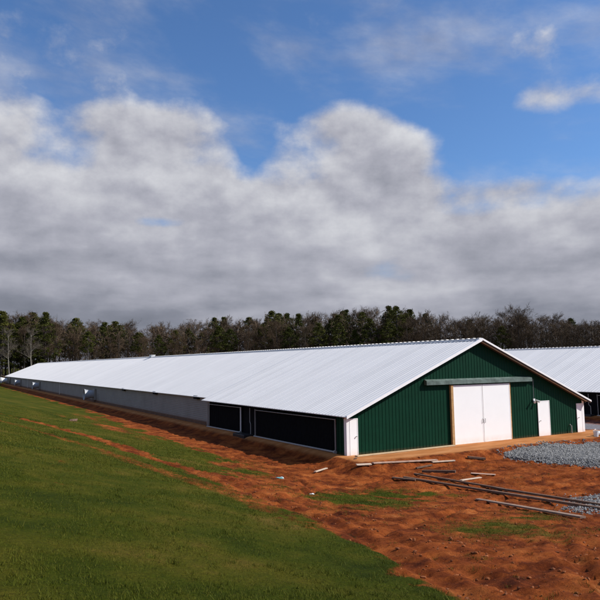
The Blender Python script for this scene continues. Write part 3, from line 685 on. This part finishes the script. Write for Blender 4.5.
def make_pine(h, seed, bottom=.5, wide=.16, dens=1.0):
    r0 = random.Random(seed); root = empty('pine_tree'); tb = MB()
    pts = [V3((0, 0, -.5))]
    for i in range(1, 8): pts.append(pts[-1]+V3((r0.uniform(-.03, .03), r0.uniform(-.03, .03), 1))*(h*.97/7))
    tb.tube(pts, [h*.012*(1-.12*i)+.02 for i in range(8)], 7); P = []; R = []
    ncl = int(105*dens)
    for c in range(ncl):
        f = bottom+(1-bottom)*(c+r0.random())/ncl; g = (f-bottom)/(1-bottom)
        rr = h*wide*(math.sin(math.pi*min(1, .22+.86*g))**.8+.08)*r0.uniform(.45, 1.1); a = r0.uniform(0, 6.28)
        j = min(int(f*7/.97), 6); p0 = pts[j].lerp(pts[j+1], min(1, f*7/.97-j)); ce = p0+V3((math.cos(a)*rr, math.sin(a)*rr, r0.uniform(.0, .25)*rr))
        tb.tube([p0, ce], [.05, .02], 3, False)
        s = h*.027*r0.uniform(.6, 1.6); sh = r0.random()
        n = 46; d = rng.normal(size=(n, 3)); d /= np.linalg.norm(d, axis=1)[:, None]; rad = s*(rng.random(n)**.45)[:, None]; ctr = np.array(ce)+d*rad*np.array([1.25, 1.25, .75])
        u = rng.normal(size=(n, 3)); v = rng.normal(size=(n, 3)); q = .23
        P.append(np.stack([ctr+u*q*.55, ctr+v*q*.55, ctr-(u+v)*q*.35], 1)); R.append(np.clip(sh*.6+.4*rng.random(n), 0, 1))
    tb.build('trunk', M['bark'], root); tri_mesh('crown', np.concatenate(P), M['needle'], np.concatenate(R), root)
    return root
pines = [make_pine(20, 1, .50, .15), make_pine(20, 2, .42, .17, 1.2), make_pine(20, 3, .58, .14, .8), make_pine(20, 4, .22, .19, 1.7)]
bares = [make_bare(20, .24, M['bark'], 5), make_bare(20, .30, M['bark'], 6, .4), make_bare(20, .20, M['bark'], 7, .55), make_bare(20, .27, M['bark'], 8, .3)]
pales = [make_bare(20, .22, M['palebark'], 15, .5)]
used = set()
PXH = [(-200, 316), (-60, 312), (0, 309), (18, 311), (45, 311), (70, 316), (110, 319), (150, 321), (180, 318), (210, 314), (245, 314), (280, 308), (320, 306), (370, 304), (400, 305), (430, 309), (460, 311), (500, 309), (520, 307), (560, 313), (600, 317), (700, 320), (900, 322)]
def dir_px(x):
    r = F_+R_*((x-300)/CAM['f'])-U_*((340-299)/CAM['f']); return math.atan2(r.x, r.y)
pxs = [a for a, _ in PXH]; azs = [dir_px(a) for a in pxs]
def height_at(az, dist):
    x = np.interp(az, azs, pxs); y = np.interp(x, *zip(*PXH)); r = F_+R_*((x-300)/CAM['f'])-U_*((y-299)/CAM['f'])
    return CAM['c'][2]+dist*r.z/math.hypot(r.x, r.y), x
def zone(x):
    return 'left of and behind the far end of the barn' if x < 150 else ('behind the middle of the long roof' if x < 340 else ('behind the green gable' if x < 500 else 'above the second barn roof'))
def put(kind, az, dist, hs=1.0, force=None, lab=None):
    H, x = height_at(az, dist); H *= hs; src = random.choice(dict(pine=pines, bare=bares, pale=pales)[kind]) if force is None else force
    o = src if src.name not in used else copy_tree(src)
    used.add(src.name)
    gx, gy = CAM['c'][0]+math.sin(az)*dist, CAM['c'][1]+math.cos(az)*dist
    z0 = gz(gx, gy); s = (H-z0)/20; o.location = (gx, gy, z0); o.rotation_euler = (0, 0, random.uniform(0, 6.28)); w = s*random.uniform(.9, 1.2); o.scale = (w, w, s)
    k = dict(pine='dark green pine', bare='leafless brown tree', pale='pale barked leafless tree')[kind]
    tag(o, lab or f'{k} in the wood {zone(x)}', 'tree', f'{k}s in the wood {zone(x)}')
    return o
def pinep(x):   # share of pines along the wood
    return float(np.interp(x, [-200, 0, 150, 200, 330, 400, 415, 460, 900], [.4, .42, .36, .42, .50, .42, .10, .05, .08]))
for row, (d0, d1_, nn, hs) in enumerate(((222, 228, 62, .84), (229, 236, 64, .93), (237, 246, 64, 1.0), (247, 256, 56, 1.0))):
    for i in range(nn):
        x = -55+(i+random.uniform(.1, .9))*(760/nn); az = dir_px(x)
        put('pine' if random.random() < pinep(x) else 'bare', az, random.uniform(d0, d1_), hs*random.uniform(.88, 1.03)*(1 if random.random() > .12 else .8))
# ones that stand out
put('pine', dir_px(45), 224, 1.03, lab='tall round crowned pine standing out above the far end of the barn')
put('pine', dir_px(2), 222, 1.02, lab='dark pine at the left edge of the photo')
put('pale', dir_px(33), 217, .80, lab='white trunked tree rising just left of the far roof end')
put('pale', dir_px(11), 216, .78, lab='pale forked tree near the left photo edge')
put('bare', dir_px(520), 224, 1.05, force=bares[1], lab='broad bare tree rising above the right slope of the gable')
put('pine', dir_px(397), 226, 1.03, lab='highest pine crown left above the green gable')
# deep wood and undergrowth behind and between the counted trees
k = 150000
az = rng.uniform(dir_px(-80), dir_px(730), k); dist = rng.uniform(226, 275, k); hx = np.array([height_at(a, 240)[0] for a in az[:2000]])
Hh = np.interp(az, np.sort(az[:2000]), hx[np.argsort(az[:2000])]); zz = Hh*(.66+.34*fbm(az*140, dist*.05, 1, 2, 6))*rng.random(k)**.85+.3
c = np.stack([CAM['c'][0]+np.sin(az)*dist, CAM['c'][1]+np.cos(az)*dist, zz], -1); dv = rng.normal(size=(k, 3))*np.array([.55, .55, .9]); dv *= .75
s_ = rng.normal(size=(k, 3))*.045
tag(tri_mesh('woodland', np.stack([c-dv-s_, c-dv+s_, c+dv], 1), M['twig'], rng.random(k)*.7), 'tangled bare branches filling the depth of the wood', 'woodland', kind='stuff')
k = 26000
az = rng.uniform(dir_px(-80), dir_px(730), k); dist = rng.uniform(214, 232, k); bump_ = 1.2+2.6*fbm(az*60, dist*.1, 1, 3, 4)
zz = bump_*rng.random(k)
gx, gy = CAM['c'][0]+np.sin(az)*dist, CAM['c'][1]+np.cos(az)*dist
c = np.stack([gx, gy, terrain(gx, gy)+zz], -1); dv = rng.normal(size=(k, 3))*.32; s_ = rng.normal(size=(k, 3))*.10
tag(tri_mesh('undergrowth', np.stack([c-dv-s_, c-dv+s_, c+dv], 1), M['under'], rng.random(k)), 'low brown brush along the foot of the wood', 'undergrowth', kind='stuff')

# ------------------------------------------------------------------ sky, clouds, sun
SUN = V3((1.05, -.72, 1.0)).normalized()
w = bpy.data.worlds.new('World'); scene.world = w; w.use_nodes = True; n = w.node_tree.nodes; l = w.node_tree.links
for q in list(n): n.remove(q)
sky = n.new('ShaderNodeTexSky'); sky.sky_type = 'NISHITA'; sky.sun_disc = False; sky.sun_elevation = math.asin(SUN.z); sky.sun_rotation = math.atan2(SUN.x, SUN.y); sky.altitude = 200; sky.air_density = 1; sky.dust_density = .6; sky.ozone_density = 1.6
SKY = .085
def mth(op, a, b=None, c=None, cl=False):
    k = n.new('ShaderNodeMath'); k.operation = op; k.use_clamp = cl
    for i, q in enumerate((a, b, c)):
        if q is None: continue
        if isinstance(q, (int, float)): k.inputs[i].default_value = q
        else: l.new(q, k.inputs[i])
    return k.outputs[0]
tc = n.new('ShaderNodeTexCoord'); sp = n.new('ShaderNodeSeparateXYZ'); l.new(tc.outputs['Generated'], sp.inputs[0])
az = mth('SUBTRACT', mth('ARCTAN2', sp.outputs['X'], sp.outputs['Y']), math.radians(30.4))
el = mth('ARCSINE', sp.outputs['Z'])
def azel(x, y):
    r = F_+R_*((x-300)/CAM['f'])-U_*((y-299)/CAM['f']); return math.atan2(r.x, r.y)-math.radians(30.4), math.atan2(r.z, math.hypot(r.x, r.y))
BL = [  # x, y, rx, ry, amp (photo pixels, turned into directions in the sky)
 (165, 140, 66, 44, .90), (2, 150, 40, 95, .85), (345, 160, 88, 52, .95), (318, 122, 30, 20, .42), (355, 118, 30, 20, .48), (395, 142, 42, 30, .50), (420, 195, 62, 42, .7), (285, 215, 110, 42, .8), (60, 245, 120, 50, .75), (190, 255, 120, 44, .55),
 (590, 232, 62, 34, .85), (520, 255, 60, 34, .55), (455, 240, 50, 30, .5), (80, 118, 70, 36, .60), (85, 180, 70, 34, .55), (560, 97, 66, 20, .80), (545, 185, 60, 14, .42), (266, 122, 16, 10, .15), (215, 190, 60, 30, .42), (235, 135, 50, 40, .25),
 (60, 45, 110, 34, .34), (330, 30, 120, 26, .40), (530, 45, 80, 22, .32), (150, 92, 30, 16, -.3),
 (60, 90, 60, 7, -.25), (250, 150, 20, 40, -.55), (250, 98, 60, 12, -.3), (505, 150, 68, 30, -.7), (440, 100, 60, 24, -.5), (65, 206, 22, 9, -.5), (160, 222, 38, 8, -.6), (475, 208, 50, 12, -.3), (465, 285, 60, 10, -.2)]
blobs = 0
for (x, y, rx, ry, a) in BL:
    a0, e0 = azel(x, y); sa, se = rx/640., ry/640.
    q = mth('ADD', mth('POWER', mth('DIVIDE', mth('SUBTRACT', az, a0), sa), 2), mth('POWER', mth('DIVIDE', mth('SUBTRACT', el, e0), se), 2))
    blobs = mth('ADD', blobs, mth('MULTIPLY', mth('EXPONENT', mth('MULTIPLY', q, -1)), a))
def field(da, de):
    v = n.new('ShaderNodeCombineXYZ'); l.new(mth('ADD', az, da), v.inputs[0]); l.new(mth('MULTIPLY', mth('ADD', el, de), 1.35), v.inputs[1]); v.inputs[2].default_value = 3.7
    a = n.new('ShaderNodeTexNoise'); a.inputs['Scale'].default_value = 5.6; a.inputs['Detail'].default_value = 13; a.inputs['Roughness'].default_value = .57; a.inputs['Distortion'].default_value = 0
    l.new(v.outputs[0], a.inputs['Vector']); return a.outputs['Fac']
def bands(da, de):     # flat, stretched layers nearer the horizon
    v = n.new('ShaderNodeCombineXYZ'); l.new(mth('ADD', az, da), v.inputs[0]); l.new(mth('MULTIPLY', mth('ADD', el, de), 3.4), v.inputs[1]); v.inputs[2].default_value = 12.3
    a = n.new('ShaderNodeTexNoise'); a.inputs['Scale'].default_value = 4.2; a.inputs['Detail'].default_value = 9; a.inputs['Roughness'].default_value = .5
    l.new(v.outputs[0], a.inputs['Vector']); return a.outputs['Fac']
kk = n.new('ShaderNodeMapRange'); kk.inputs['From Min'].default_value = .10; kk.inputs['From Max'].default_value = .27; kk.inputs['To Min'].default_value = .65; kk.inputs['To Max'].default_value = .15; l.new(el, kk.inputs['Value']); wl = kk.outputs[0]
def both(da, de):
    a, b = field(da, de), bands(da, de); return mth('ADD', a, mth('MULTIPLY', wl, mth('SUBTRACT', b, a)))
N0 = both(0, 0); N1 = both(.016, .024)
low = mth('SMOOTH_MIN', mth('MULTIPLY', mth('SUBTRACT', .235, el), 7.0), .9, .3)   # cover closes towards the horizon
D0 = mth('ADD', mth('MULTIPLY', mth('SUBTRACT', N0, .5), 2.9), mth('ADD', blobs, mth('MAXIMUM', low, -.42)))
def mr(v, a, b, c, d, smooth=True):
    k = n.new('ShaderNodeMapRange'); k.interpolation_type = 'SMOOTHSTEP' if smooth else 'LINEAR'; k.inputs['From Min'].default_value = a; k.inputs['From Max'].default_value = b; k.inputs['To Min'].default_value = c; k.inputs['To Max'].default_value = d
    l.new(v, k.inputs['Value']); return k.outputs[0]
vv = n.new('ShaderNodeCombineXYZ'); l.new(mth('ADD', az, mth('MULTIPLY', el, .6)), vv.inputs[0]); l.new(mth('MULTIPLY', el, 2.2), vv.inputs[1]); vv.inputs[2].default_value = 9.1
vn = n.new('ShaderNodeTexNoise'); vn.inputs['Scale'].default_value = 3.2; vn.inputs['Detail'].default_value = 9; vn.inputs['Roughness'].default_value = .58; vn.inputs['Distortion'].default_value = .1; l.new(vv.outputs[0], vn.inputs['Vector'])
veil = mr(mth('ADD', vn.outputs['Fac'], mr(az, -.45, .15, .12, 0)), .45, .80, 0, .6)
alpha = mth('MAXIMUM', mr(D0, -.12, .62, 0, 1), veil)
edge = mth('MULTIPLY', mth('SUBTRACT', N0, N1), 1.25)                             # lit side of each billow
thick = mr(D0, .3, 1.9, 0, 1)
val = mth('ADD', mth('ADD', .64, edge), mth('MULTIPLY', thick, -.12))
val = mth('ADD', val, mth('MULTIPLY', mr(el, .05, .19, -.26, 0), mr(mth('ADD', az, 0), -.55, .2, 1.15, .55)))
val = mth('MAXIMUM', mth('MINIMUM', val, .86), .18)
rp = n.new('ShaderNodeValToRGB'); e = rp.color_ramp.elements
e[0].position = .10; e[0].color = (.135, .150, .185, 1); e[1].position = .85; e[1].color = (.70, .71, .74, 1)
k = e.new(.35); k.color = (.235, .248, .300, 1); k = e.new(.55); k.color = (.395, .402, .462, 1)
l.new(val, rp.inputs['Fac'])
sk_ = n.new('ShaderNodeMix'); sk_.data_type = 'RGBA'; sk_.blend_type = 'MULTIPLY'; sk_.inputs['Factor'].default_value = 1; l.new(sky.outputs[0], sk_.inputs['A']); sk_.inputs['B'].default_value = (.88, 1.22, 1.62, 1)
cs = n.new('ShaderNodeVectorMath'); cs.operation = 'SCALE'; l.new(rp.outputs[0], cs.inputs[0]); cs.inputs['Scale'].default_value = 1/SKY
mx = n.new('ShaderNodeMix'); mx.data_type = 'RGBA'; l.new(alpha, mx.inputs['Factor']); l.new(sk_.outputs['Result'], mx.inputs['A']); l.new(cs.outputs[0], mx.inputs['B'])
bg = n.new('ShaderNodeBackground'); bg.inputs['Strength'].default_value = SKY; l.new(mx.outputs['Result'], bg.inputs['Color'])
wo = n.new('ShaderNodeOutputWorld'); l.new(bg.outputs[0], wo.inputs['Surface'])
sd = bpy.data.lights.new('sun', 'SUN'); sd.energy = 5.0; sd.angle = math.radians(.6); sd.color = (1, .96, .91)
so = bpy.data.objects.new('sun', sd); col.objects.link(so); so.rotation_euler = SUN.to_track_quat('Z', 'Y').to_euler(); so.location = (40, -40, 60)

scene.view_settings.view_transform = 'Standard'; scene.view_settings.look = 'None'; scene.view_settings.gamma = 1; scene.view_settings.exposure = .1; scene.view_settings.use_curve_mapping = False
scene.render.engine = 'CYCLES'; scene.render.resolution_x = 1024; scene.render.resolution_y = 1024
